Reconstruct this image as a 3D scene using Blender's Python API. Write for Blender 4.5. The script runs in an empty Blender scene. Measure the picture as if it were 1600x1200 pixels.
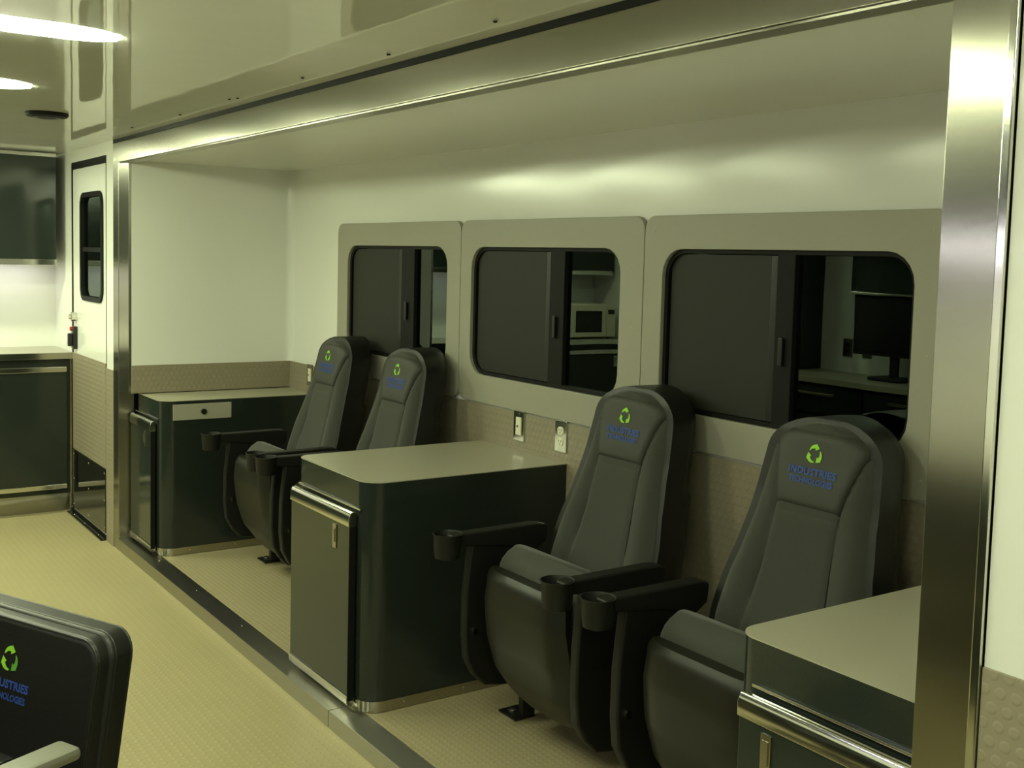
import bpy, bmesh, math, random
from mathutils import Vector, Matrix
random.seed(3)
S = bpy.context.scene
COL = S.collection

# ------------------------------------------------------------------ camera
FPX, YAW, PITCH, ROLL = 1734.5, 35.163, 4.451, 1.566
CX, CY, CAMY, CAMZ = 832.7, 541.7, -1.518, 1.55
cd = bpy.data.cameras.new('camera')
cam = bpy.data.objects.new('camera', cd); COL.objects.link(cam); S.camera = cam
ya, pi_, ro = map(math.radians, (YAW, PITCH, ROLL))
F = Vector((-math.cos(ya) * math.cos(pi_), math.sin(ya) * math.cos(pi_), -math.sin(pi_)))
R0 = F.cross(Vector((0, 0, 1))).normalized(); U0 = R0.cross(F)
R1 = R0 * math.cos(ro) + U0 * math.sin(ro); U1 = -R0 * math.sin(ro) + U0 * math.cos(ro)
m = Matrix.Identity(4)
for i in range(3):
    m[i][0], m[i][1], m[i][2] = R1[i], U1[i], -F[i]
m[0][3], m[1][3], m[2][3] = 0, CAMY, CAMZ
cam.matrix_world = m
cd.sensor_width = 36; cd.lens = FPX / 1600 * 36
cd.shift_x = (800 - CX) / 1600; cd.shift_y = (CY - 600) / 1600
cd.clip_start = 0.05

# ------------------------------------------------------------------ world, exposure
W = bpy.data.worlds.new('night'); S.world = W; W.use_nodes = True
W.node_tree.nodes['Background'].inputs[0].default_value = (0.3, 0.35, 0.45, 1)
W.node_tree.nodes['Background'].inputs[1].default_value = 0.004
S.view_settings.view_transform = 'Standard'; S.view_settings.look = 'None'
S.view_settings.gamma = 1; S.view_settings.use_curve_mapping = False
S.view_settings.exposure = 0.15
LAMP_COL, LAMP_PW = (0.95, 1.05, 0.67), 43.0

# ------------------------------------------------------------------ materials
def nt(name):
    mt = bpy.data.materials.new(name); mt.use_nodes = True
    t = mt.node_tree
    return mt, t, t.nodes['Principled BSDF']
def setp(b, **k):
    names = {'col': 'Base Color', 'rough': 'Roughness', 'metal': 'Metallic', 'spec': 'Specular IOR Level', 'ior': 'IOR',
             'coat': 'Coat Weight', 'coatr': 'Coat Roughness', 'aniso': 'Anisotropic', 'sheen': 'Sheen Weight'}
    for a, v in k.items():
        if a == 'col': v = (*v, 1)
        b.inputs[names[a]].default_value = v
def N(t, typ, **k):
    n = t.nodes.new(typ)
    for a, v in k.items(): setattr(n, a, v)
    return n
def bumped(t, b, height, strength, dist):
    n = N(t, 'ShaderNodeBump'); n.inputs['Strength'].default_value = strength; n.inputs['Distance'].default_value = dist
    t.links.new(height, n.inputs['Height']); t.links.new(n.outputs[0], b.inputs['Normal'])
def coords(t, scale=(1, 1, 1)):
    c = N(t, 'ShaderNodeTexCoord'); mp = N(t, 'ShaderNodeMapping'); mp.inputs['Scale'].default_value = scale
    t.links.new(c.outputs['Object'], mp.inputs[0]); return mp.outputs[0]
def noise(t, vec, scale, detail=3, rough=.5):
    n = N(t, 'ShaderNodeTexNoise'); n.inputs['Scale'].default_value = scale; n.inputs['Detail'].default_value = detail
    n.inputs['Roughness'].default_value = rough
    t.links.new(vec, n.inputs['Vector']); return n.outputs['Fac']
def plain(name, col, rough=.4, vary=.06, nscale=40, bump=0, bdist=.001, **k):
    mt, t, b = nt(name); setp(b, col=col, rough=rough, **k)
    v = coords(t); f = noise(t, v, nscale)
    if vary:
        mx = N(t, 'ShaderNodeMix', data_type='RGBA'); mx.inputs[6].default_value = (*[c * (1 - vary) for c in col], 1)
        mx.inputs[7].default_value = (*[min(1, c * (1 + vary)) for c in col], 1)
        t.links.new(f, mx.inputs[0]); t.links.new(mx.outputs[2], b.inputs['Base Color'])
    if bump: bumped(t, b, f, bump, bdist)
    return mt
def steel(name, col=(.42, .405, .35), rough=.24, scale=(2, 2, 260), axis='Z', aniso=.93, rot=0.0):
    mt, t, b = nt(name); setp(b, col=col, rough=rough, metal=1, aniso=aniso)
    tn = N(t, 'ShaderNodeTangent', direction_type='RADIAL', axis=axis); t.links.new(tn.outputs[0], b.inputs['Tangent']); b.inputs['Anisotropic Rotation'].default_value = rot
    v = coords(t, scale); f = noise(t, v, 1.5, 4, .6)
    mr = N(t, 'ShaderNodeMapRange'); mr.inputs['To Min'].default_value = rough * .92; mr.inputs['To Max'].default_value = rough * 1.1
    t.links.new(f, mr.inputs[0]); t.links.new(mr.outputs[0], b.inputs['Roughness'])
    return mt
def emitter(name, col, power):
    mt, t, b = nt(name); setp(b, col=(.9, .9, .9), rough=.5)
    b.inputs['Emission Color'].default_value = (*col, 1); b.inputs['Emission Strength'].default_value = power
    return mt
def dots_material(name, col, rough, axes, pitch, rad, height, tone=0.0, stretch=1.0, spec=.5):
    """embossed discs in staggered rows: relief, with a slight tone change on the raised spots"""
    mt, t, b = nt(name); setp(b, col=col, rough=rough, spec=spec)
    c = N(t, 'ShaderNodeTexCoord'); sp = N(t, 'ShaderNodeSeparateXYZ'); t.links.new(c.outputs['Object'], sp.inputs[0])
    def mth(op, a, bb=None):
        n = N(t, 'ShaderNodeMath', operation=op)
        for i, x in enumerate((a, bb)):
            if x is None: continue
            if isinstance(x, (int, float)): n.inputs[i].default_value = x
            else: t.links.new(x, n.inputs[i])
        return n.outputs[0]
    u = mth('DIVIDE', sp.outputs[axes[0]], pitch * stretch); v = mth('DIVIDE', sp.outputs[axes[1]], pitch)
    row = mth('FLOOR', v); odd = mth('MODULO', mth('ABSOLUTE', row), 2.0)
    u2 = mth('ADD', u, mth('MULTIPLY', odd, .5))
    fu = mth('SUBTRACT', mth('FRACT', u2), .5); fv = mth('SUBTRACT', mth('FRACT', v), .5)
    d = mth('SQRT', mth('ADD', mth('MULTIPLY', fu, fu), mth('MULTIPLY', fv, fv)))
    mr = N(t, 'ShaderNodeMapRange'); mr.interpolation_type = 'SMOOTHSTEP'
    mr.inputs['From Min'].default_value = rad; mr.inputs['From Max'].default_value = rad * .55
    t.links.new(d, mr.inputs[0])
    bumped(t, b, mr.outputs[0], 1.0, height)
    f = noise(t, coords(t), 3.0, 4)
    mx = N(t, 'ShaderNodeMix', data_type='RGBA'); mx.inputs[6].default_value = (*[x * .93 for x in col], 1); mx.inputs[7].default_value = (*[x * 1.07 for x in col], 1)
    t.links.new(f, mx.inputs[0])
    m2 = N(t, 'ShaderNodeMix', data_type='RGBA'); m2.blend_type = 'ADD'
    m2.inputs[7].default_value = (*[tone * x for x in col], 1); m2.clamp_result = False
    t.links.new(mx.outputs[2], m2.inputs[6]); t.links.new(mr.outputs[0], m2.inputs[0]); t.links.new(m2.outputs[2], b.inputs['Base Color'])
    return mt
def glass(name, tint=.25, ior=1.6):
    mt, t, b = nt(name); t.nodes.remove(b); out = t.nodes['Material Output']
    tr = N(t, 'ShaderNodeBsdfTransparent'); tr.inputs[0].default_value = (tint, tint * 1.05, tint, 1)
    gl = N(t, 'ShaderNodeBsdfGlossy'); gl.inputs['Roughness'].default_value = .004; gl.inputs[0].default_value = (.85, 1, .9, 1)
    fr = N(t, 'ShaderNodeFresnel'); fr.inputs[0].default_value = ior
    v = coords(t); f = noise(t, v, 2.2, 1)
    bm = N(t, 'ShaderNodeBump'); bm.inputs['Strength'].default_value = .05; bm.inputs['Distance'].default_value = .01
    t.links.new(f, bm.inputs['Height']); t.links.new(bm.outputs[0], gl.inputs['Normal'])
    mx = N(t, 'ShaderNodeMixShader')
    t.links.new(fr.outputs[0], mx.inputs[0]); t.links.new(tr.outputs[0], mx.inputs[1]); t.links.new(gl.outputs[0], mx.inputs[2])
    t.links.new(mx.outputs[0], out.inputs['Surface'])
    return mt

M = {}
M['wall'] = plain('white_wall_panel', (.80, .80, .76), .16, .015, 3, .03, .004, spec=.35)
M['ceiling'] = plain('white_ceiling_panel', (.88, .88, .82), .03, .02, 1.6, .12, .02)
M['wainscot'] = dots_material('embossed_brown_wainscot', (.27, .235, .17), .38, (0, 2), .026, .40, .0008, .05)
M['wainscot_side'] = dots_material('embossed_brown_wainscot_side', (.27, .235, .17), .38, (1, 2), .026, .40, .0008, .05)
M['floor'] = dots_material('tan_coin_floor', (.365, .312, .172), .36, (0, 1), .030, .26, .0008, .10, spec=.3)
M['slidefloor'] = dots_material('tan_coin_floor_raised', (.33, .28, .17), .42, (0, 1), .022, .34, .0008, .06)
M['steel'] = steel('brushed_stainless')
M['steel_post'] = steel('brushed_stainless_post', scale=(2, 2, 60), rough=.24)
M['steel_h'] = steel('brushed_stainless_long', scale=(3, 200, 200), rough=.28, axis='X')
M['toe'] = plain('polished_toe_strip', (.42, .40, .33), .16, .03, 20, metal=1)
M['chrome'] = plain('polished_trim', (.72, .71, .66), .12, .03, 60, metal=1)
M['charcoal'] = plain('charcoal_laminate', (.019, .025, .021), .13, .35, 420, 0, spec=.42, coat=.08, coatr=.06)
M['top'] = plain('greige_laminate', (.37, .35, .27), .30, .05, 300)
M['panel'] = plain('grey_window_panel', (.33, .32, .255), .45, .03, 150)
M['rubber'] = plain('black_rubber', (.005, .0055, .005), .6, .1, 60, spec=.2)
M['blackmetal'] = plain('black_metal', (.009, .0095, .009), .38, .1, 60)
M['blackplastic'] = plain('black_plastic', (.008, .0085, .007), .5, .1, 250, .15, .0006, spec=.3)
M['shell'] = plain('moulded_black_shell', (.011, .0115, .0075), .42, .12, 300, .25, .0006, spec=.32)
M['leather'] = plain('black_leather', (.009, .0095, .008), .42, .15, 180, .3, .0012, spec=.35)
M['fabric'] = plain('charcoal_fabric', (.032, .034, .026), .85, .22, 420, .35, .001, sheen=.15)
M['headvinyl'] = plain('charcoal_headrest_cloth', (.032, .034, .026), .62, .2, 420, .25, .001)
M['kick'] = plain('black_gloss_kick_panel', (.008, .008, .007), .08, .1, 30)
M['screen'] = plain('insect_screen', (.023, .025, .019), .55, .15, 900, spec=.25)
M['glass'] = glass('dark_window_glass')
M['doorglass'] = glass('dark_door_glass', .2, 1.3)
M['green'] = plain('green_stitching', (.26, .60, .03), .6, .12, 600)
M['greendark'] = plain('dark_green_stitching', (.10, .33, .03), .6, .12, 600)
M['blue'] = plain('blue_stitching', (.020, .058, .27), .6, .2, 600)
M['device'] = plain('ivory_device', (.78, .75, .58), .3, .02, 60)
M['plate'] = plain('pale_grey_plate', (.40, .39, .32), .4, .03, 100)
M['lamp'] = emitter('lit_diffuser', LAMP_COL, LAMP_PW)
M['lamp_far'] = emitter('lit_diffuser_kitchen', LAMP_COL, LAMP_PW * 2.0)
M['under'] = emitter('lit_under_cabinet_strip', (1.0, .97, .95), 9.0)
M['lamp_near'] = emitter('lit_diffuser_near', LAMP_COL, LAMP_PW * .75)
M['strip'] = emitter('lit_thin_strip', (1.0, .97, 1.05), 45.0)
M['alu'] = plain('white_lamp_housing', (.7, .7, .66), .35, .02, 60)
M['whiteappl'] = plain('cream_appliance', (.66, .63, .5), .35, .02, 60)
M['screenoff'] = plain('dark_monitor_screen', (.008, .008, .008), .18, .05, 20)
M['red'] = plain('red_plastic', (.6, .03, .03), .4, .05, 60)
M['armgrey'] = plain('grey_armrest_pad', (.17, .168, .13), .4, .05, 90)
M['slot'] = plain('dark_slot', (.02, .02, .02), .6, 0)

# ------------------------------------------------------------------ helpers
class MB:
    def __init__(s): s.v = []; s.f = []
    def add(s, v, f):
        o = len(s.v); s.v += [tuple(x) for x in v]; s.f += [tuple(i + o for i in q) for q in f]; return s
    def box(s, x0, x1, y0, y1, z0, z1):
        v = [(x, y, z) for x in (x0, x1) for y in (y0, y1) for z in (z0, z1)]
        return s.add(v, [(0, 1, 3, 2), (4, 6, 7, 5), (0, 4, 5, 1), (2, 3, 7, 6), (0, 2, 6, 4), (1, 5, 7, 3)])
    def loft(s, loops, cap0=True, cap1=True, closed=True):
        n = len(loops[0]); v = [p for l in loops for p in l]; f = []
        for k in range(len(loops) - 1):
            for i in range(n if closed else n - 1):
                j = (i + 1) % n
                f.append((k * n + i, k * n + j, (k + 1) * n + j, (k + 1) * n + i))
        if cap0: f.append(tuple(range(n - 1, -1, -1)))
        if cap1: f.append(tuple((len(loops) - 1) * n + i for i in range(n)))
        return s.add(v, f)
    def cyl(s, c, axis, r, h, n=20, r2=None):
        r2 = r if r2 is None else r2
        a = Vector(axis).normalized(); q = a.to_track_quat('Z', 'Y'); c = Vector(c)
        L = [[c + q @ Vector((rr * math.cos(2 * math.pi * i / n), rr * math.sin(2 * math.pi * i / n), hh)) for i in range(n)] for rr, hh in ((r, 0), (r2, h))]
        return s.loft(L)
    def lathe(s, c, prof, n=28):
        L = [[(c[0] + r * math.cos(2 * math.pi * i / n), c[1] + r * math.sin(2 * math.pi * i / n), c[2] + z) for i in range(n)] for r, z in prof]
        return s.loft(L)
    def prism(s, poly, axis, a, b):
        """poly: 2-D points in the two other axes (in x,y,z order); extruded along axis from a to b"""
        def P(p, t):
            l = list(p); l.insert(axis, t); return tuple(l)
        return s.loft([[P(p, a) for p in poly], [P(p, b) for p in poly]])
def tag(o, label=None, cat=None, group=None, kind=None):
    for k, v in (('label', label), ('category', cat), ('group', group), ('kind', kind)):
        if v: o[k] = v
    return o
def obj(name, mb, mat, parent=None, bevel=0, seg=2, smooth=None, kind=None, label=None, angle=40):
    me = bpy.data.meshes.new(name); me.from_pydata(mb.v, [], mb.f); me.validate()
    bm = bmesh.new(); bm.from_mesh(me); bmesh.ops.recalc_face_normals(bm, faces=bm.faces)
    if bevel:
        es = [e for e in bm.edges if len(e.link_faces) == 2 and e.calc_face_angle(0) > math.radians(30)]
        bmesh.ops.bevel(bm, geom=es, offset=bevel, segments=seg, profile=.5, affect='EDGES', clamp_overlap=True)
    bm.to_mesh(me); bm.free()
    sm = bevel > 0 if smooth is None else smooth
    if sm:
        me.polygons.foreach_set('use_smooth', [True] * len(me.polygons))
        me.set_sharp_from_angle(angle=math.radians(angle))
    me.materials.append(mat if not isinstance(mat, str) else M[mat])
    o = bpy.data.objects.new(name, me); COL.objects.link(o)
    if bevel and sm:
        w = o.modifiers.new('weighted_normal', 'WEIGHTED_NORMAL'); w.mode = 'FACE_AREA'; w.weight = 100; w.keep_sharp = True
    if parent: o.parent = parent
    return tag(o, label=label, kind=kind)
def empty(name, loc=(0, 0, 0), rz=0, **k):
    o = bpy.data.objects.new(name, None); COL.objects.link(o); o.location = loc; o.rotation_euler = (0, 0, rz)
    o.empty_display_size = .1
    return tag(o, **k)
def box(name, dims, mat, parent=None, bevel=0, **k):
    return obj(name, MB().box(*dims), mat, parent, bevel, **k)
def copy_of(o, parent=None, loc=None):
    c = o.copy(); COL.objects.link(c)
    if parent: c.parent = parent
    if loc is not None: c.location = loc
    return c
def copy_tree(o, parent=None):
    c = copy_of(o, parent)
    for ch in list(o.children): copy_tree(ch, c)
    return c
def rrect(x0, x1, z0, z1, r, k=6):
    """rounded rectangle, counter-clockwise; k points per corner"""
    pts = []
    for cx, cz, a0 in ((x1 - r, z0 + r, -90), (x1 - r, z1 - r, 0), (x0 + r, z1 - r, 90), (x0 + r, z0 + r, 180)):
        for i in range(k):
            a = math.radians(a0 + 90 * i / (k - 1)); pts.append((cx + r * math.cos(a), cz + r * math.sin(a)))
    return pts
def ring(outer, inner, y0, y1):
    """flat frame between two loops in x,z with thickness in y"""
    mb = MB()
    n = len(outer)
    v = [(p[0], y, p[1]) for y in (y0, y1) for l in (outer, inner) for p in l]
    f = []
    for i in range(n):
        j = (i + 1) % n
        f += [(i, j, n + j, n + i), (2 * n + i, 3 * n + i, 3 * n + j, 2 * n + j), (i, 2 * n + i, 2 * n + j, j), (n + i, n + j, 3 * n + j, 3 * n + i)]
    return mb.add(v, f)
def screws(parent, pts, axis, r=.004, h=.002, mat='chrome', name='screw'):
    base = None
    for p in pts:
        if base is None:
            base = obj(name, MB().cyl((0, 0, 0), axis, r, h, 10, r * .7), mat, parent, smooth=True); base.location = p
        else: copy_of(base, parent, p)

# ------------------------------------------------------------------ dimensions
XL, XR, FW, HT, HS, YS = -5.90, -0.96, .098, 2.081, .060, .091    # slide-out opening
YB, XS, XE, ZSC = .876, -5.69, -1.02, 1.990                        # slide-out inner shell
ZC, YO, XF, XN = 2.100, -2.42, -7.25, 1.6                          # main room
ZW = .968

# ------------------------------------------------------------------ setting
floor = tag(box('floor', (XF, XN, YO, 0.0, -.05, 0), 'floor'), 'tan embossed floor of the main aisle', kind='structure')
ceil = tag(box('ceiling', (XF, XN, YO, .02, ZC, ZC + .05), 'ceiling'), 'glossy white ceiling over the aisle', kind='structure')
screws(ceil, [(x, -.10 + .012 * (i % 2), ZC - .002) for i, x in enumerate((-5.2, -4.55, -3.95, -3.9, -3.3, -2.75, -2.2))], (0, 0, -1), .006, .003, 'rubber', 'rivet')
wf = tag(box('wall_far', (XF - .05, XF, YO, 0.05, 0, ZC), 'wall'), 'white wall behind the far counter', kind='structure')
wo = tag(box('wall_opposite', (XF, XN, YO - .05, YO, 0, ZC), 'wall'), 'white wall opposite the seats', kind='structure')
wn = tag(box('wall_near', (XN, XN + .05, YO, 0.05, 0, ZC), 'wall'), 'white wall behind the camera', kind='structure')
DX0, DX1 = -6.80, -6.055                                           # door leaf
wl = MB()
wl.box(XF, DX0 - .02, .0, .05, 0, ZC).box(DX1 + .012, XL, .0, .05, 0, ZC).box(DX0 - .02, DX1 + .012, .0, .05, 2.035, ZC)
wl = tag(obj('wall_right', wl, 'wall'), 'white panelled wall around the side door', kind='structure')
box('wainscot_panel', (DX1 + .012, XL - .002, -.006, 0, .0, .925), 'wainscot', wl, .002)
wr = tag(box('wall_right', (XR + .018, XN, .0, .05, 0, ZC), 'wall'), 'white wall with brown wainscot beside the near steel post', kind='structure')
box('wainscot_panel', (XR + .018, XN, -.006, 0, 0, .955), 'wainscot', wr, .002)

# raised slide-out room
fl2 = tag(box('floor', (XS - .1, XE + .1, YS, YB, -.02, HS - .002), 'slidefloor'), 'tan embossed raised floor under the seats', kind='structure')
cl2 = tag(box('ceiling', (XS - .06, XE + .06, .045, YB + .05, ZSC, ZSC + .04), 'wall'), 'white lower ceiling of the slide-out bay', kind='structure')
WIN = [(-5.068, -3.9012, -4.956, -4.008), (-3.8988, -2.7582, -3.816, -2.876), (-2.7558, -1.625, -2.666, -1.725)]
WZ0, WZ1, PZ0, PZ1 = 1.088, 1.597, .977, 1.703
xs = [XS - .16] + [x for w in WIN for x in (w[2] - .01, w[3] + .01)] + [XE + .06]
zs = [0.0, WZ0 - .01, WZ1 + .01, ZSC + .02]
wb = MB()
for i in range(len(xs) - 1):
    for k in range(3):
        if k == 1 and i % 2 == 1: continue
        wb.box(xs[i], xs[i + 1], YB, YB + .045, zs[k], zs[k + 1])
wb = tag(obj('wall_back', wb, 'wall'), 'white back wall of the bay behind the seats', kind='structure')
box('wainscot_panel', (XS, XE, YB - .006, YB, HS, ZW), 'wainscot', wb, .002)
wsl = tag(box('wall_slideout_left', (XS - .05, XS, .030, YB, .827, ZSC), 'wall'), 'white end wall of the bay above the lock desk', kind='structure')
box('wainscot_panel', (XS, XS + .004, .030, YB, .827, ZW), 'wainscot_side', wsl, .002)
wsr = tag(box('wall_slideout_right', (XE, XE + .05, .10, YB, 0, ZSC), 'wall'), 'white end wall of the bay by the near post', kind='structure')
def cove(x, y, sx, z0, z1, r=.035):
    prof = [(x, y)] + [(x + sx * r * (1 - math.sin(a)), y - r * (1 - math.cos(a))) for a in [math.pi / 2 * i / 8 for i in range(9)]]
    return MB().prism(prof, 2, z0, z1)
tag(obj('trim_1', cove(XS, YB, 1, ZW, ZSC), 'wall', smooth=True, angle=30), 'rounded white corner of the bay', kind='structure')
tag(obj('trim_1', cove(XE, YB, -1, ZW, ZSC), 'wall', smooth=True, angle=30), 'rounded white corner of the bay by near post', kind='structure')

# stainless frame of the opening: header, two posts, sill
h = MB().prism([(XL, HT), (XL + FW, HT - FW), (XR - FW, HT - FW), (XR, HT)], 1, -.004, .045)
hd = tag(obj('trim_2', h, 'steel', None, .002), 'brushed steel header over the bay', kind='structure')
box('gasket', (XL, XR, -.004, .03, HT, ZC), 'rubber', hd)
box('soffit_strip', (XL + FW, XR - FW, .0, .05, HT - FW - .006, HT - FW - .0005), 'steel_h', hd, .001, label='dark lower edge of the header')
lp = tag(obj('trim_3', MB().prism([(XL, HS), (XL + FW, HS), (XL + FW, HT - FW), (XL, HT)], 1, -.004, .074), 'steel_post', None, .002), 'far brushed steel post by the side door', kind='structure')
rp = tag(obj('trim_4', MB().prism([(XR - FW, HS), (XR, HS), (XR, HT), (XR - FW, HT - FW)], 1, -.004, .10), 'steel_post', None, .002), 'near wide brushed steel post', kind='structure')
box('edge_lip', (XR, XR + .016, -.010, .0, HS, ZC), 'chrome', rp, .003)
sill = MB().box(XL, -3.262, -.002, YS, 0, HS).box(-3.26, XR, -.002, YS, 0, HS)
sl = tag(obj('trim_5', sill, 'steel_h', None, .003), 'brushed steel sill along the raised floor', kind='structure')
tag(obj('trim_6', MB().prism([(XL + FW, -.002), (XS, .016), (XS, .030), (XL + FW, .030)], 2, .827, HT - FW), 'steel_post', None, .001), 'narrow steel jamb between far post and bay end wall', kind='structure')
screws(sl, [(x, .055, HS) for x in (-5.3, -4.75, -4.2, -2.7, -2.1)], (0, 0, 1), .005)

# door in the side wall
d1 = empty('door_1', (0, 0, 0), label='white side door with a tall rounded window', kind='structure')
obj('door_gasket', ring(rrect(DX0 - .02, DX1 + .012, .0, 2.035, .01), rrect(DX0 + .004, DX1 - .003, .02, 1.995, .01), .0, .04), 'rubber', d1)
DW = (-6.60, -6.125, 1.262, 1.852)
obj('door_leaf', ring(rrect(DX0 + .004, DX1 - .003, .02, 1.995, .008), rrect(*DW, .07), .004, .036), 'wall', d1)
wn_ = obj('door_window', ring(rrect(DW[0] - .004, DW[1] + .004, DW[2] - .004, DW[3] + .004, .074), rrect(DW[0] + .022, DW[1] - .022, DW[2] + .022, DW[3] - .022, .05), -.006, .03), 'rubber', d1)
box('pane', (DW[0] + .01, DW[1] - .01, .014, .018, DW[2] + .01, DW[3] - .01), 'doorglass', wn_)
box('sash_bar', (DW[0] + .02, DW[1] - .02, .004, .02, 1.53, 1.555), 'blackmetal', wn_)
box('backing_panel', (DW[0] - .03, DW[1] + .03, .04, .05, DW[2] - .03, DW[3] + .03), 'rubber', wn_)
box('wainscot_panel', (DX0 + .01, DX1 - .006, -.004, .006, .382, .945), 'wainscot', d1, .002)
kp = box('kick_panel', (DX0 + .01, DX1 - .006, -.006, .006, .035, .378), 'kick', d1, .002)
screws(kp, [(x, -.006, z) for x in (-6.76, -6.42, -6.08) for z in (.06, .21, .355)], (0, -1, 0), .006)
th = box('threshold_strip', (DX0 - .02, DX1 + .012, -.035, .0, 0, .008), 'kick', d1, .002)
screws(th, [(x, -.018, .008) for x in (-6.7, -6.45, -6.15)], (0, 0, 1), .006)
obj('deadbolt', MB().cyl((-6.73, .004, 1.155), (0, -1, 0), .026, .03, 20).cyl((-6.73, -.026, 1.155), (0, -1, 0), .014, .012, 12), 'chrome', d1, smooth=True)
hn = obj('door_handle', MB().box(-6.755, -6.70, -.02, .004, .97, 1.10).box(-6.74, -6.715, -.045, -.02, .985, 1.06), 'blackmetal', d1, .005)
obj('lock_button', MB().cyl((-6.74, -.018, 1.085), (0, -1, 0), .012, .012, 14), 'red', hn, smooth=True, label='red lock button')

# windows of the slide-out
for i, (px0, px1, wx0, wx1) in enumerate(WIN):
    w = empty('window_%d' % (i + 1), (0, 0, 0), label='dark sliding window in a grey surround, %s' % ('farthest of three', 'middle of three', 'nearest of three')[i], kind='structure')
    o = obj('surround_panel', ring(rrect(px0, px1, PZ0, PZ1, .045), rrect(wx0, wx1, WZ0, WZ1, .085), YB - .020, YB), 'panel', w, .003)
    screws(o, [(x, YB - .02, z) for x in (px0 + .05, px1 - .05) for z in (PZ0 + .05, (PZ0 + PZ1) / 2, PZ1 - .05)], (0, -1, 0), .0035, .0012, 'plate')
    fo = rrect(wx0 - .006, wx1 + .006, WZ0 - .006, WZ1 + .006, .09); fi = rrect(wx0 + .014, wx1 - .014, WZ0 + .013, WZ1 - .013, .074)
    obj('window_frame', ring(fo, fi, YB - .006, YB + .035), 'rubber', w, .002)
    mid = (wx0 + wx1) / 2
    xb0, xb1 = ((-4.432, -4.313), (-3.295, -3.205), (-2.195, -2.127))[i]
    b = box('meeting_bar', (xb0, xb1, YB - .006, YB + .03, WZ0 + .01, WZ1 - .01), 'rubber', w, .004)
    box('latch', ((xb0 + xb1) / 2 - .008, (xb0 + xb1) / 2 + .008, YB - .018, YB - .008, 1.27, 1.35), 'blackmetal', b, .003)
    s = box('screen_frame', (xb0 - .02, xb0 + .004, YB - .006, YB + .01, WZ0 + .016, WZ1 - .016), 'blackmetal', w, .002)
    box('insect_screen', (wx0 + .02, xb0 - .01, YB + .004, YB + .006, WZ0 + .015, WZ1 - .015), 'screen', w)
    box('pane', (xb1 - .01, wx1 - .012, YB + .012, YB + .016, WZ0 + .012, WZ1 - .012), 'glass', w)
    box('pane', (wx0 + .012, xb0 + .01, YB + .020, YB + .024, WZ0 + .012, WZ1 - .012), 'glass', w)

# ------------------------------------------------------------------ ceiling lamps (bars across the aisle)
def lamp(x, label, mat='lamp'):
    l = empty('ceiling_light', (x, 0, ZC), label=label, cat='ceiling light', group='light bars across the ceiling')
    y0, y1 = -1.72, -.72
    box('housing', (-.028, .028, y0 + .01, y1 - .01, -.004, 0), 'alu', l, .001)
    loops = []
    for y, sc in ((y0, .35), (y0 + .05, .8), (y0 + .12, 1), (y1 - .12, 1), (y1 - .05, .8), (y1, .35)):
        loops.append([((.030 + .020 * sc) * math.cos(a), y, -.0004 - .017 * sc * math.sin(a)) for a in [math.pi * k / 10 for k in range(11)]])
    obj('diffuser', MB().loft(loops), mat, l, smooth=True, label='glowing white diffuser')
for x, lb in ((-6.42, 'lit white ceiling bar right before the far cabinets'), (-5.30, 'lit white ceiling bar beside the side door'), (-4.18, 'short lit white bar on the ceiling by the black speaker'), (-3.06, 'longest visible lit white bar on the glossy ceiling'),
              (-1.94, 'lit white ceiling bar above the near seats'), (-.82, 'lit white ceiling bar over the near steel post'), (.30, 'lit white ceiling bar behind the camera')):
    lamp(x, lb, 'lamp_far' if x < -5 else 'lamp_near' if x > -1 else 'lamp')
sp = obj('ceiling_speaker', MB().lathe((-4.95, -.51, ZC), [(.082, 0), (.085, -.006), (.078, -.016), (.03, -.02)], 32), 'rubber', smooth=True)
tag(sp, 'small round black speaker on the white ceiling', 'speaker')
sp2 = obj('grille_ring', MB().lathe((-4.95, -.51, ZC - .0165), [(.050, 0), (.055, -.004), (.050, -.005), (.046, -.003)], 32), 'blackmetal', sp, smooth=True)

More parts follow.
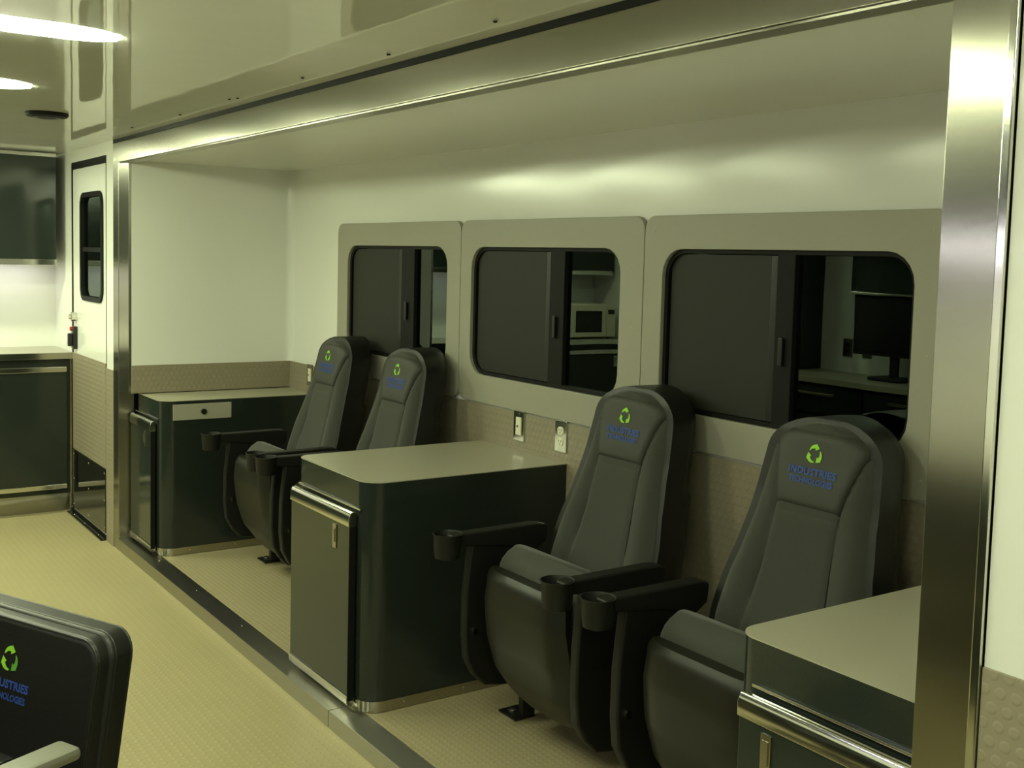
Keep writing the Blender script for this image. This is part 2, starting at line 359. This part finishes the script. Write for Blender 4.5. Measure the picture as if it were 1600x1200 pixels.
# ------------------------------------------------------------------ desks
def desk(x0, x1, dx0, dx1, label, latch_x, plate=False, seam=None):
    e = empty('desk', (x0, 0, HS), label=label, cat='desk', group='charcoal desks between the seats')
    y0, y1, zt = .078, YB - .008, .823 - HS
    w = x1 - x0
    def outline(inset, rl=.055, rr=.075):
        pts = []
        for cx, r, a0 in ((inset + rl, rl, 180), (w - inset - rr, rr, 270)):
            for i in range(9):
                a = math.radians(a0 + 90 * i / 8); pts.append((cx + r * math.cos(a), y0 + inset + r + r * math.sin(a)))
        return pts + [(w - inset, y1), (inset, y1)]
    obj('body', MB().prism(outline(0), 2, .036, zt - .003), 'charcoal', e, smooth=True, angle=30)
    obj('desktop', MB().prism(outline(-.001), 2, zt - .003, zt), 'top', e, smooth=True, angle=30, label='greige laminate top')
    t = obj('toe_strip', MB().prism(outline(-.003), 2, 0, .036), 'toe', e, smooth=True, angle=30)
    screws(t, [(w + .003, y, .02) for y in (.22, .45, .7)], (1, 0, 0), .004)
    a, b = dx0 - x0, dx1 - x0
    d = box('door', (a, b, y0 - .030, y0 - .008, .028, .648), 'charcoal', e, .003)
    obj('top_rail', MB().prism([(y0 - .034, .612), (y0 - .034, .642), (y0 - .026, .658), (y0 - .012, .660), (y0 - .006, .652), (y0 - .006, .612)], 0, a - .002, b + .003), 'chrome', d, .002)
    obj('bottom_rail', MB().prism([(y0 - .034, .048), (y0 - .034, .022), (y0 - .028, .016), (y0 - .006, .016), (y0 - .006, .048)], 0, a - .002, b + .003), 'chrome', d, .002)
    box('edge_strip', (b, b + .004, y0 - .031, y0 - .008, .03, .61), 'rubber', d, .001)
    box('spacer', (a + .02, b - .02, y0 - .009, y0 + .002, .04, .64), 'rubber', d)
    box('lip', (a + .01, b + .03, y0 - .008, y0 + .0, .668, .674), 'chrome', e, .001)
    lx = latch_x - x0
    lt = box('latch', (lx - .013, lx + .013, y0 - .034, y0 - .029, .520, .600), 'toe', d, .0015)
    box('thumb_tab', (lx - .008, lx + .008, y0 - .037, y0 - .033, .540, .588), 'steel', lt, .001)
    if plate:
        p = box('drawer_front', (w, w + .004, .135, .425, .667, .745), 'plate', e, .0015, label='pale grey drawer front with lock')
        obj('lock', MB().cyl((w + .004, .285, .705), (1, 0, 0), .014, .010, 16).cyl((w + .014, .285, .705), (1, 0, 0), .008, .006, 12), 'blackmetal', p, smooth=True)
    return e
desk(-5.790, -5.36, -5.775, -5.425, 'charcoal desk with a pale locked drawer front, by the far steel post', -5.53, True)
desk(-3.730, -3.157, -3.702, -3.228, 'charcoal desk with a wide greige top in the middle of the bay', -3.335)
desk(-1.537, -1.030, -1.487, -1.06, 'charcoal desk partly behind the near steel post', -1.412)

# ------------------------------------------------------------------ wall plates
def plate(x, label, name, cat, dup):
    e = empty(name, (x, YB - .006, .9175), label=label, cat=cat)
    box('cover_plate', (-.035, .035, -.006, 0, -.057, .057), 'chrome', e, .002)
    if dup:
        for z in (.020, -.020):
            o = obj('socket', MB().prism(rrect(-.017, .017, z - .0145, z + .0145, .012, 5), 1, -.0085, -.004), 'device', e, .001)
            obj('slot', MB().box(-.008, -.0055, -.009, -.008, z - .001, z + .007).box(.0055, .008, -.009, -.008, z - .001, z + .007).cyl((0, -.008, z - .007), (0, -1, 0), .0025, .001, 8), 'slot', o)
    else:
        o = box('insert', (-.0165, .0165, -.009, -.004, -.034, .034), 'device', e, .0015)
        obj('jack', MB().cyl((0, -.009, 0), (0, -1, 0), .005, .004, 12), 'chrome', o, smooth=True)
    screws(e, [(0, -.006, z) for z in ((0,) if dup else (-.048, .048))], (0, -1, 0), .003, .001)
plate(-3.462, 'steel wall plate with one tall ivory insert above the middle desk', 'wall_plate', 'wall plate', False)
plate(-3.193, 'steel duplex power outlet above the middle desk', 'power_outlet', 'outlet', True)
plate(-5.41, 'steel wall plate with ivory insert above the lock desk', 'wall_plate', 'wall plate', False)

# ------------------------------------------------------------------ embroidery helpers
def emblem_polys():
    """three chasing arrows: list of (points, quads) in a unit square, centre 0"""
    out = []
    for k in range(3):
        rot = math.radians(120 * k)
        pts = []; n = 12
        for i in range(n + 1):
            t = i / n
            a = math.radians(160 - 76 * t); rad = .66
            wdt = .09 + .32 * t ** .8
            c = Vector((rad * math.cos(a), rad * math.sin(a) * 1.0 + .10))
            d = Vector((math.cos(a), math.sin(a)))
            pts += [c + d * wdt * .45, c - d * wdt * .55]
        f = [(2 * i, 2 * i + 2, 2 * i + 3, 2 * i + 1) for i in range(n)]
        a = math.radians(84); c = Vector((.64 * math.cos(a), .64 * math.sin(a) + .10)); d = Vector((math.cos(a), math.sin(a))); tg = Vector((math.sin(a), -math.cos(a)))
        o = len(pts); pts += [c + d * .30, c - d * .38, c + tg * .46 - d * .10]
        f.append((o, o + 2, o + 1))
        cs, sn = math.cos(rot), math.sin(rot)
        out.append(([(p.x * cs - p.y * sn, p.x * sn + p.y * cs) for p in pts], f))
    return out
EMB = emblem_polys()
def text_mesh(body, size, width):
    cu = bpy.data.curves.new('lettering', 'FONT'); cu.body = body; cu.size = size; cu.align_x = 'CENTER'; cu.resolution_u = 2
    cu.offset = size * .035
    o = bpy.data.objects.new('lettering', cu); COL.objects.link(o)
    dg = bpy.context.evaluated_depsgraph_get()
    me = o.evaluated_get(dg).to_mesh()
    v = [(p.co.x, p.co.y) for p in me.vertices]; f = [tuple(q.vertices) for q in me.polygons]
    bpy.data.objects.remove(o); bpy.data.curves.remove(cu)
    w = max(p[0] for p in v) - min(p[0] for p in v)
    k = width / w
    return [(p[0] * k, p[1]) for p in v], f
TXT = [text_mesh('INDUSTRIES', .023, .138), text_mesh('TECHNOLOGIES', .019, .128)]
def embroider(parent, surf, cx, cz, s, name_scale=1.0, dark=False):
    """surf(x, z) -> y of the front face at local x, z"""
    k0 = None
    for i, (pts, f) in enumerate(EMB):
        v = [(cx + p[0] * s, surf(cx + p[0] * s, cz + p[1] * s) - .0016, cz + p[1] * s) for p in pts]
        obj('emblem_arrow', MB().add(v, f), 'greendark' if (dark and i == 2) else 'green', parent, smooth=True, label='green stitched arrow')
    for (v0, f), dz in zip(TXT, (-1.95, -2.75)):
        v = [(cx + p[0] * name_scale, surf(cx + p[0] * name_scale, cz + dz * s + p[1] * name_scale) - .0016, cz + dz * s + p[1] * name_scale) for p in v0]
        obj('lettering', MB().add(v, f), 'blue', parent, label='blue stitched lettering')

# ------------------------------------------------------------------ cinema seats (local origin: floor under the seat centre, y = 0.5 m)
BZ0, BZ1 = .44, 1.098
def hw(z):
    pts = [(.40, .205), (.48, .236), (.56, .245), (.66, .232), (.76, .208), (.86, .190), (.95, .180), (1.00, .174)]
    if z <= 1.0:
        for (a, b), (c, d) in zip(pts, pts[1:]):
            if z <= c:
                t = max(0, (z - a) / (c - a)); t = t * t * (3 - 2 * t) * .35 + t * .65
                return b + (d - b) * t
    q = min(1, (z - 1.0) / (BZ1 - 1.0)); return .174 * (1 - q ** 2.3) ** .5 if q < 1 else 0.0
def ybase(z):
    pts = [(.40, .055), (.50, .060), (.60, .083), (.70, .112), (.80, .142), (.90, .170), (1.0, .190), (1.06, .200), (1.12, .222)]
    for (a, b), (c, d) in zip(pts, pts[1:]):
        if z <= c: return b - .028 + (d - b) * (z - a) / (c - a)
    return pts[-1][1] - .028
def ins_u(z):   # half width of the centre insert
    a = .60 - .10 * max(0, min(1, (z - .45) / .20)) + .04 * max(0, min(1, (z - .70) / .18))
    return hw(min(z, 1.0)) * (a + .30 * max(0, min(1, (z - .885) / .15)) ** 1.2)
def front(x, z):
    w = max(hw(z), .02); u = max(-1, min(1, x / w))
    edge = .044 * abs(u) ** 4.2
    bol = -.026 * math.exp(-((abs(u) - .78) / .19) ** 2) * max(0, min(1, (1.02 - z) / .30))
    dish = .016 * (1 - u * u) * max(0, min(1, (.92 - z) / .2))
    return ybase(z) + edge + bol + dish
def zrows(z0, z1, n, top=False):
    r = []
    for i in range(n):
        t = i / (n - 1)
        r.append(z0 + (z1 - z0) * (1 - (1 - t) ** 1.8 if top else t))
    return r
def seat_backrest(e):
    mb = MB(); L = []
    us = [-1 + 2 * i / 40 for i in range(41)]
    for z in zrows(BZ0, BZ1 - .0006, 46, True):
        w = hw(z)
        groove = lambda x: .009 * math.exp(-((abs(x) - ins_u(z)) / .006) ** 2) if z < 1.07 else 0
        L.append([(u * w, front(u * w, z) + groove(u * w), z) for u in us] + [(u * w, ybase(z) + .055, z) for u in reversed(us)])
    b = obj('backrest', mb.loft(L), 'fabric', e, smooth=True, angle=60)
    # centre insert and headrest panel
    def insert(z0, z1, k, off, rnd):
        L = []
        vs = zrows(z0, z1, 24)
        us = [-1 + 2 * i / 24 for i in range(25)]
        for z in vs:
            ez = min(z - z0, z1 - z); dz = max(0, 1 - ez / rnd) ** 2
            w = min(ins_u(z) * k, hw(z) * .93)
            row = []
            for u in us:
                ex = (1 - abs(u)) * w; dx = max(0, 1 - ex / rnd) ** 2
                row.append((u * w, front(u * w, z) - off + (off + .004) * min(1, dx + dz), z))
            L.append(row + [(u * w, ybase(z) + .04, z) for u in reversed(us)])
        return MB().loft(L)
    obj('back_insert', insert(.45, .880, .985, .003, .016), 'fabric', e, smooth=True, angle=60)
    hp = obj('headrest_panel', insert(.885, 1.080, 1.0, .005, .014), 'headvinyl', e, smooth=True, angle=60, label='darker headrest panel with stitched emblem')
    embroider(hp, lambda x, z: front(x, z) - .005, .004, 1.022, .027, 1.1)
    # moulded back shell
    L = []
    for z in zrows(.36, BZ1 + .012, 40, True):
        zz = max(.40, min(z - .006, BZ1)); w = hw(zz) + .012
        if z > 1.0: w = max(.012, .186 * (1 - min(1, (z - 1.0) / (BZ1 + .0125 - 1.0)) ** 2.3) ** .5)
        y0 = ybase(zz) + .030; y1 = min(ybase(zz) + .150 + .02 * (z < .8), .338)
        L.append([(x, y0 + (y1 - y0) * y, z) for x, y in ((-w, 0), (-w, .55), (-w * .93, .85), (-w * .72, 1), (w * .72, 1), (w * .93, .85), (w, .55), (w, 0))])
    obj('back_shell', MB().loft(L), 'leather', e, smooth=True, angle=50)
def yshell(z):
    pts = [(.10, -.080), (.16, -.130), (.24, -.185), (.34, -.215), (.46, -.232), (.56, -.226)]
    for (a, b), (c, d) in zip(pts, pts[1:]):
        if z <= c: return b + (d - b) * (z - a) / (c - a)
    return pts[-1][1]
def seat_cushion(e):
    us = [-1 + 2 * i / 28 for i in range(29)]
    L = []
    for z in zrows(.135, .556, 34):
        t = (z - .135) / .421
        w = .200 + .016 * math.sin(math.pi * min(1, t * 1.1)) - .07 * max(0, 1 - t / .12) ** 2 - .010 * max(0, 1 - (1 - t) / .05)
        row = []
        for u in us:
            y = yshell(z) + .030 * abs(u) ** 6
            inner = max(abs(u) / .80, abs(z - .385) / .150)
            if z < .385: inner = (abs(u / .80) ** 3.2 + abs((z - .385) / .195) ** 3.2) ** (1 / 3.2)
            y += .006 / (1 + math.exp(-(inner - 1) * 40)) - .003
            row.append((u * w, y + .010 * max(0, 1 - (1 - t) / .04) ** 2, z))
        L.append(row + [(u * w * .97, yshell(z) + .055, z) for u in reversed(us)])
    sh = obj('seat_shell', MB().loft(L), 'shell', e, smooth=True, angle=38, label='moulded underside shell of the tipped-up seat')
    L = []
    for z in zrows(.15, .612, 26):
        t = (z - .15) / .462
        top = max(0, 1 - (1 - t) / .16); r = (1 - top ** 2) ** .5 if top < 1 else 0
        w = .215 - .030 * top ** 2 - .03 * max(0, 1 - t / .1)
        y0 = yshell(min(z, .556)) + .040; y1 = y0 + .145
        ym = (y0 + y1) / 2 + .015; hy = (y1 - y0) / 2 * max(.25, r)
        n = 32; loop = []
        for i in range(n):
            a = 2 * math.pi * i / n; c, s_ = math.cos(a), math.sin(a)
            loop.append((w * math.copysign(abs(c) ** .35, c), ym + hy * math.copysign(abs(s_) ** .5, s_), z))
        L.append(loop)
    obj('seat_cushion', MB().loft(L), 'fabric', e, smooth=True, angle=70)
def seat_side(e, sx):
    x = sx * .285
    prof = [(-.210, .612), (-.217, .56), (-.228, .45), (-.229, .32), (-.220, .24), (-.190, .185), (-.15, .145), (-.05, .13), (.00, .16), (.01, .3), (.0, .5), (-.02, .612)]
    st = obj('standard', MB().prism(prof, 0, x - .018, x + .018), 'blackplastic', e, .008, 3)
    obj('pivot_cap', MB().cyl((x - sx * .018, -.195, .33), (-sx, 0, 0), .010, .006, 14), 'chrome', st, smooth=True)
    obj('top_cap', MB().cyl((x, -.205, .606), (0, 0, 1), .009, .010, 12, .005), 'chrome', st, smooth=True)
    obj('foot_column', MB().box(x - .013, x + .013, -.0, .05, .006, .16), 'blackmetal', st, .004)
    # arm
    pr = [(-.280, .612), (-.280, .640), (-.25, .645), (.03, .647), (.065, .643), (.075, .635), (.07, .585), (.03, .560), (-.10, .590), (-.24, .606)]
    ar = obj('armrest', MB().prism(pr, 0, x - .025, x + .025), 'blackplastic', e, .010, 3)
    obj('cup_holder', MB().lathe((x, -.290, .570), [(.030, 0), (.038, .003), (.042, .03), (.044, .072), (.048, .078), (.045, .079), (.041, .070), (.037, .012), (.012, .010)], 30), 'blackplastic', ar, smooth=True, angle=60)
    fp = obj('foot_plate', MB().box(x - .085, x + .013, -.03, .05, 0, .007), 'blackmetal', e, .002)
    obj('bolt', MB().cyl((x - .055, .005, .007), (0, 0, 1), .011, .008, 6).cyl((x - .055, .005, .007), (0, 0, 1), .016, .002, 14), 'steel', fp, smooth=True, angle=30)
def cinema_seat(x, label):
    e = empty('cinema_seat', (x, .5, HS), label=label, cat='seat', group='cinema seats along the windows')
    seat_backrest(e); seat_cushion(e); seat_side(e, -1); seat_side(e, 1)
    box('rear_bracket', (-.27, .27, .0, .04, .36, .41), 'blackmetal', e, .004)
    return e
proto = cinema_seat(-4.742, 'black cinema seat beside the desk with the pale drawer front')
for x, lb in ((-4.066, 'black cinema seat partly behind the middle desk'), (-2.595, 'whole black cinema seat beside the middle desk, below the outlet'),
              (-1.852, 'black cinema seat partly behind the desk by the near post')):
    c = copy_tree(proto); c.location.x = x; c['label'] = lb
    if x > -2:                                                      # its near arm ends against the desk: no cup holder there
        a = [k for k in c.children if k.name.startswith('armrest')][-1]
        for k in list(a.children): bpy.data.objects.remove(k)

# ------------------------------------------------------------------ foreground office chair
oc = empty('office_chair', (-2.352, -1.232, -.0), math.atan2(.42, .9), label='black leather office chair with stitched emblem, in the aisle nearest the camera', cat='chair')
OCT = .788
def oc_back(name, x0, x1, z0, z1, y0, y1, r, mat, bev, parent=oc, lean=.17, **k):
    L = []
    mb = MB()
    o1 = rrect(x0, x1, z0, z1, r, 7)
    mb.loft([[(p[0], y + (p[1] - .45) * lean, p[1]) for p in o1] for y in (y0, y1)])
    return obj(name, mb, mat, parent, bev, 3, **k)
# local: +x = chair's width towards the bay's near end, -y = the way the seat faces
ocb = oc_back('back_shell', -.25, .25, .42, OCT, .135, .195, .05, 'leather', .012)
ocf = oc_back('back_cushion', -.244, .244, .424, OCT - .005, .106, .150, .048, 'leather', .012)
def piping(x0, x1, z0, z1, y, r, rr, name):
    o1 = rrect(x0, x1, z0, z1, r, 7); n = len(o1); L = []
    for i, p in enumerate(o1):
        q, s_ = o1[(i + 1) % n], o1[i - 1]; tx, tz = q[0] - s_[0], q[1] - s_[1]; l = math.hypot(tx, tz); nx, nz = tz / l, -tx / l
        L.append([(p[0] + nx * rr * math.cos(a), y + rr * math.sin(a) + (p[1] - .45) * .17, p[1] + nz * rr * math.cos(a)) for a in [2 * math.pi * k / 8 for k in range(8)]])
    L.append(L[0])
    obj(name, MB().loft(L, False, False), 'leather', ocb, smooth=True)
piping(-.240, .240, .430, OCT - .009, .1115, .046, .004, 'piping')
piping(-.248, .248, .422, OCT - .002, .150, .048, .0035, 'piping')
piping(-.248, .248, .422, OCT - .002, .186, .048, .0035, 'piping')
embroider(ocf, lambda x, z: .106 + (z - .45) * .17, -.010, .704, .029, 1.0, True)
# seat, arms, column and base
sb = MB(); L = []
for z, s_ in ((.40, .90), (.41, .97), (.44, 1), (.47, .99), (.485, .94), (.49, .80)):
    L.append([(p[0] * s_, -.12 + (p[1] + .12) * s_, z) for p in rrect(-.25, .25, -.36, .12, .08, 7)])
obj('seat', MB().loft(L), 'leather', oc, smooth=True, angle=60)
for sx in (-1, 1):
    a = box('armrest', (sx * .275 - .032, sx * .275 + .032, -.225, .075, .600, .626), 'armgrey', oc, .010, label='pale grey armrest pad')
    obj('arm_post', MB().box(sx * .275 - .02, sx * .275 + .02, -.14, -.08, .39, .602).box(min(sx * .12, sx * .295), max(sx * .12, sx * .295), -.14, -.08, .385, .402), 'blackplastic', oc, .006)
box('back_bracket', (-.04, .04, .09, .20, .37, .52), 'blackmetal', oc, .006)
obj('gas_column', MB().lathe((0, -.12, 0), [(.028, .10), (.028, .24), (.018, .24), (.018, .40)], 20), 'blackmetal', oc, smooth=True, angle=30)
for k in range(5):
    a = math.radians(72 * k + 20); c, s_ = math.cos(a), math.sin(a)
    L = [[(r * c - s_ * w_, -.12 + r * s_ + c * w_, z + zz) for w_, zz in ((-hw_, 0), (hw_, 0), (hw_ * .8, .022), (-hw_ * .8, .022))] for r, hw_, z in ((.02, .03, .095), (.15, .026, .085), (.29, .02, .066))]
    lg = obj('leg', MB().loft(L), 'blackplastic', oc, .003)
    cx, cy = .28 * c, -.12 + .28 * s_
    obj('caster', MB().cyl((cx - .02 * s_, cy + .02 * c, .029), (-s_, c, 0), .029, .016, 18).cyl((cx + .004 * s_, cy - .004 * c, .029), (s_, -c, 0), .029, .016, 18).cyl((cx, cy, .03), (0, 0, 1), .007, .042, 8), 'rubber', lg, smooth=True, angle=40)

# ------------------------------------------------------------------ far kitchen cabinets (along the far wall)
def cab_door(parent, x, y0, y1, z0, z1, rails='tb', handle_y=None, name='door'):
    d = box(name, (x - .004, x + .016, y0, y1, z0, z1), 'charcoal', parent, .002)
    if 't' in rails: box('top_rail', (x - .002, x + .022, y0, y1, z1 - .028, z1 + .004), 'chrome', d, .004)
    if 'b' in rails: box('bottom_rail', (x - .002, x + .020, y0, y1, z0 - .004, z0 + .024), 'chrome', d, .003)
    if handle_y is not None:
        lt = box('latch', (x + .014, x + .022, handle_y - .017, handle_y + .017, z1 - .13, z1 - .045), 'chrome', d, .002)
        box('thumb_tab', (x + .021, x + .026, handle_y - .010, handle_y + .010, z1 - .105, z1 - .060), 'steel', lt, .001)
    return d
fb = empty('base_cabinet', (0, 0, 0), label='dark glossy base cabinet with steel trim under the far counter', cat='cabinet')
box('carcass', (XF, -6.815, YO + .03, -.012, .115, .905), 'charcoal', fb, .002)
box('toe_kick', (XF, -6.87, YO + .03, -.008, 0, .115), 'steel_h', fb)
box('end_panel', (-6.835, -6.805, -.016, -.003, 0, .904), 'steel', fb, .002, label='steel strip at the end by the door')
for k in range(4):
    y1 = -.035 - k * .585
    cab_door(fb, -6.812, y1 - .575, y1, .150, .858, 'tb', y1 - .375 if k == 0 else y1 - .5)
ct = tag(box('countertop', (XF, -6.79, YO + .0, -.003, .907, .945), 'top', None, .003), 'greige countertop along the far wall', 'countertop')
box('edge_band', (-6.791, -6.785, YO, -.004, .907, .943), 'chrome', ct, .001)
fu = empty('wall_cabinet', (0, 0, 0), label='dark glossy wall cabinet above the far counter', cat='cabinet')
box('carcass', (XF, -6.965, YO + .02, -.055, 1.462, 2.092), 'charcoal', fu, .002)
for k in range(4):
    y1 = -.057 - k * .58
    d = box('door', (-6.963, -6.945, y1 - .574, y1, 1.478, 2.075), 'charcoal', fu, .002)
    box('bottom_rail', (-6.966, -6.940, y1 - .574, y1, 1.444, 1.478), 'chrome', d, .003)
box('top_rail', (-6.966, -6.942, YO + .03, -.056, 2.070, 2.092), 'chrome', fu, .003)
uc = empty('under_cabinet_lamp', (-7.12, -.9, 1.462), label='lit strip lamp under the far wall cabinet', cat='lamp')
box('housing', (-.03, .03, -.80, .82, -.005, 0), 'alu', uc, .001)
box('diffuser', (-.022, .022, -.78, .80, -.009, -.004), 'under', uc, .001)

# ------------------------------------------------------------------ counter opposite the seats (seen reflected in the windows)
ob = empty('base_cabinet', (0, 0, 0), label='dark drawer cabinet opposite the seats, reflected in the near window', cat='cabinet')
box('carcass', (-5.6, 1.0, YO + .003, -1.96, .08, .859), 'charcoal', ob, .002)
for k in range(9):
    x0 = -5.57 + k * .73
    for z0, z1 in ((.68, .84), (.50, .66), (.12, .48)):
        d = box('drawer', (x0, x0 + .71, -1.962, -1.944, z0, z1), 'charcoal', ob, .002)
        box('drawer_pull', (x0 + .18, x0 + .52, -1.946, -1.926, z1 - .05, z1 - .035), 'chrome', d, .003)
oct_ = tag(box('countertop', (-5.65, 1.05, YO + .003, -1.93, .86, .895), 'top', None, .004), 'greige countertop opposite the seats, reflected in the near window', 'countertop')
tc = empty('tall_cabinet', (0, 0, 0), label='tall dark cabinet opposite, between counter and kitchen corner', cat='cabinet')
box('carcass', (-5.64, -4.83, YO + .003, -2.12, .897, 2.08), 'charcoal', tc, .002)
for k in range(2): box('door', (-5.63 + k * .4, -5.24 + k * .4, -2.125, -2.108, .92, 2.06), 'charcoal', tc, .002)
ou = empty('wall_cabinet', (0, 0, 0), label='dark wall cabinet above the opposite counter', cat='cabinet')
box('carcass', (-4.42, 1.0, YO + .003, -2.10, 1.655, 2.08), 'charcoal', ou, .002)
for k in range(7): box('door', (-4.41 + k * .77, -3.65 + k * .77, -2.102, -2.086, 1.665, 2.07), 'charcoal', ou, .002)
sh = empty('shelf_box', (-3.7, -2.28, 1.40), label='dark box shelf over the monitor on the opposite wall', cat='shelf')
box('body', (-.72, .72, -.135, .10, 0, .252), 'charcoal', sh, .004)
box('front_rail', (-.72, .72, .098, .108, 0, .012), 'chrome', sh, .002)
ul = empty('under_cabinet_lamp', (-1.7, -2.14, 1.655), label='lit strip lamp under the opposite wall cabinet', cat='lamp')
box('housing', (-1.2, 1.2, -.02, .02, -.006, 0), 'alu', ul, .001)
box('diffuser', (-1.18, 1.18, -.004, .004, -.012, -.005), 'strip', ul, .001)
mo = empty('monitor', (-4.12, -2.22, .896), label='black flat monitor on the opposite counter, reflected in the near window', cat='monitor')
box('bezel', (-.29, .29, -.02, .02, .14, .50), 'blackplastic', mo, .006)
box('display', (-.272, .272, .019, .022, .160, .482), 'screenoff', mo)
box('neck', (-.03, .03, -.02, .0, .02, .16), 'blackplastic', mo, .004)
box('stand_foot', (-.12, .12, -.09, .09, 0, .02), 'blackplastic', mo, .005)
for x, nm in ((-4.62, 'nearer the tall cabinet'), (-4.47, 'beside the monitor')):
    e = empty('power_outlet', (x, YO + .001, 1.05), label='steel outlet plate on opposite wall, ' + nm, cat='outlet')
    box('cover_plate', (-.035, .035, 0, .006, -.057, .057), 'steel', e, .002)
    for z in (.02, -.02): box('socket', (-.016, .016, .006, .009, z - .014, z + .014), 'blackplastic', e, .002)
mw = empty('microwave', (-7.0, -2.08, .945), label='cream microwave on the far counter, reflected in the middle window', cat='microwave')
box('body', (-.20, .16, -.24, .24, .012, .275), 'whiteappl', mw, .008)
dr = box('door', (.16, .176, -.14, .235, .018, .268), 'whiteappl', mw, .004)
box('door_window', (.174, .179, -.09, .17, .055, .225), 'screenoff', dr, .003)
pn = box('control_panel', (.16, .174, -.235, -.145, .018, .268), 'whiteappl', mw, .003)
box('readout', (.173, .176, -.222, -.158, .20, .235), 'screenoff', pn)
for y in (-.2, .2):
    for x in (-.16, .12): obj('foot', MB().cyl((x, y, 0), (0, 0, 1), .014, .014, 10), 'rubber', mw)
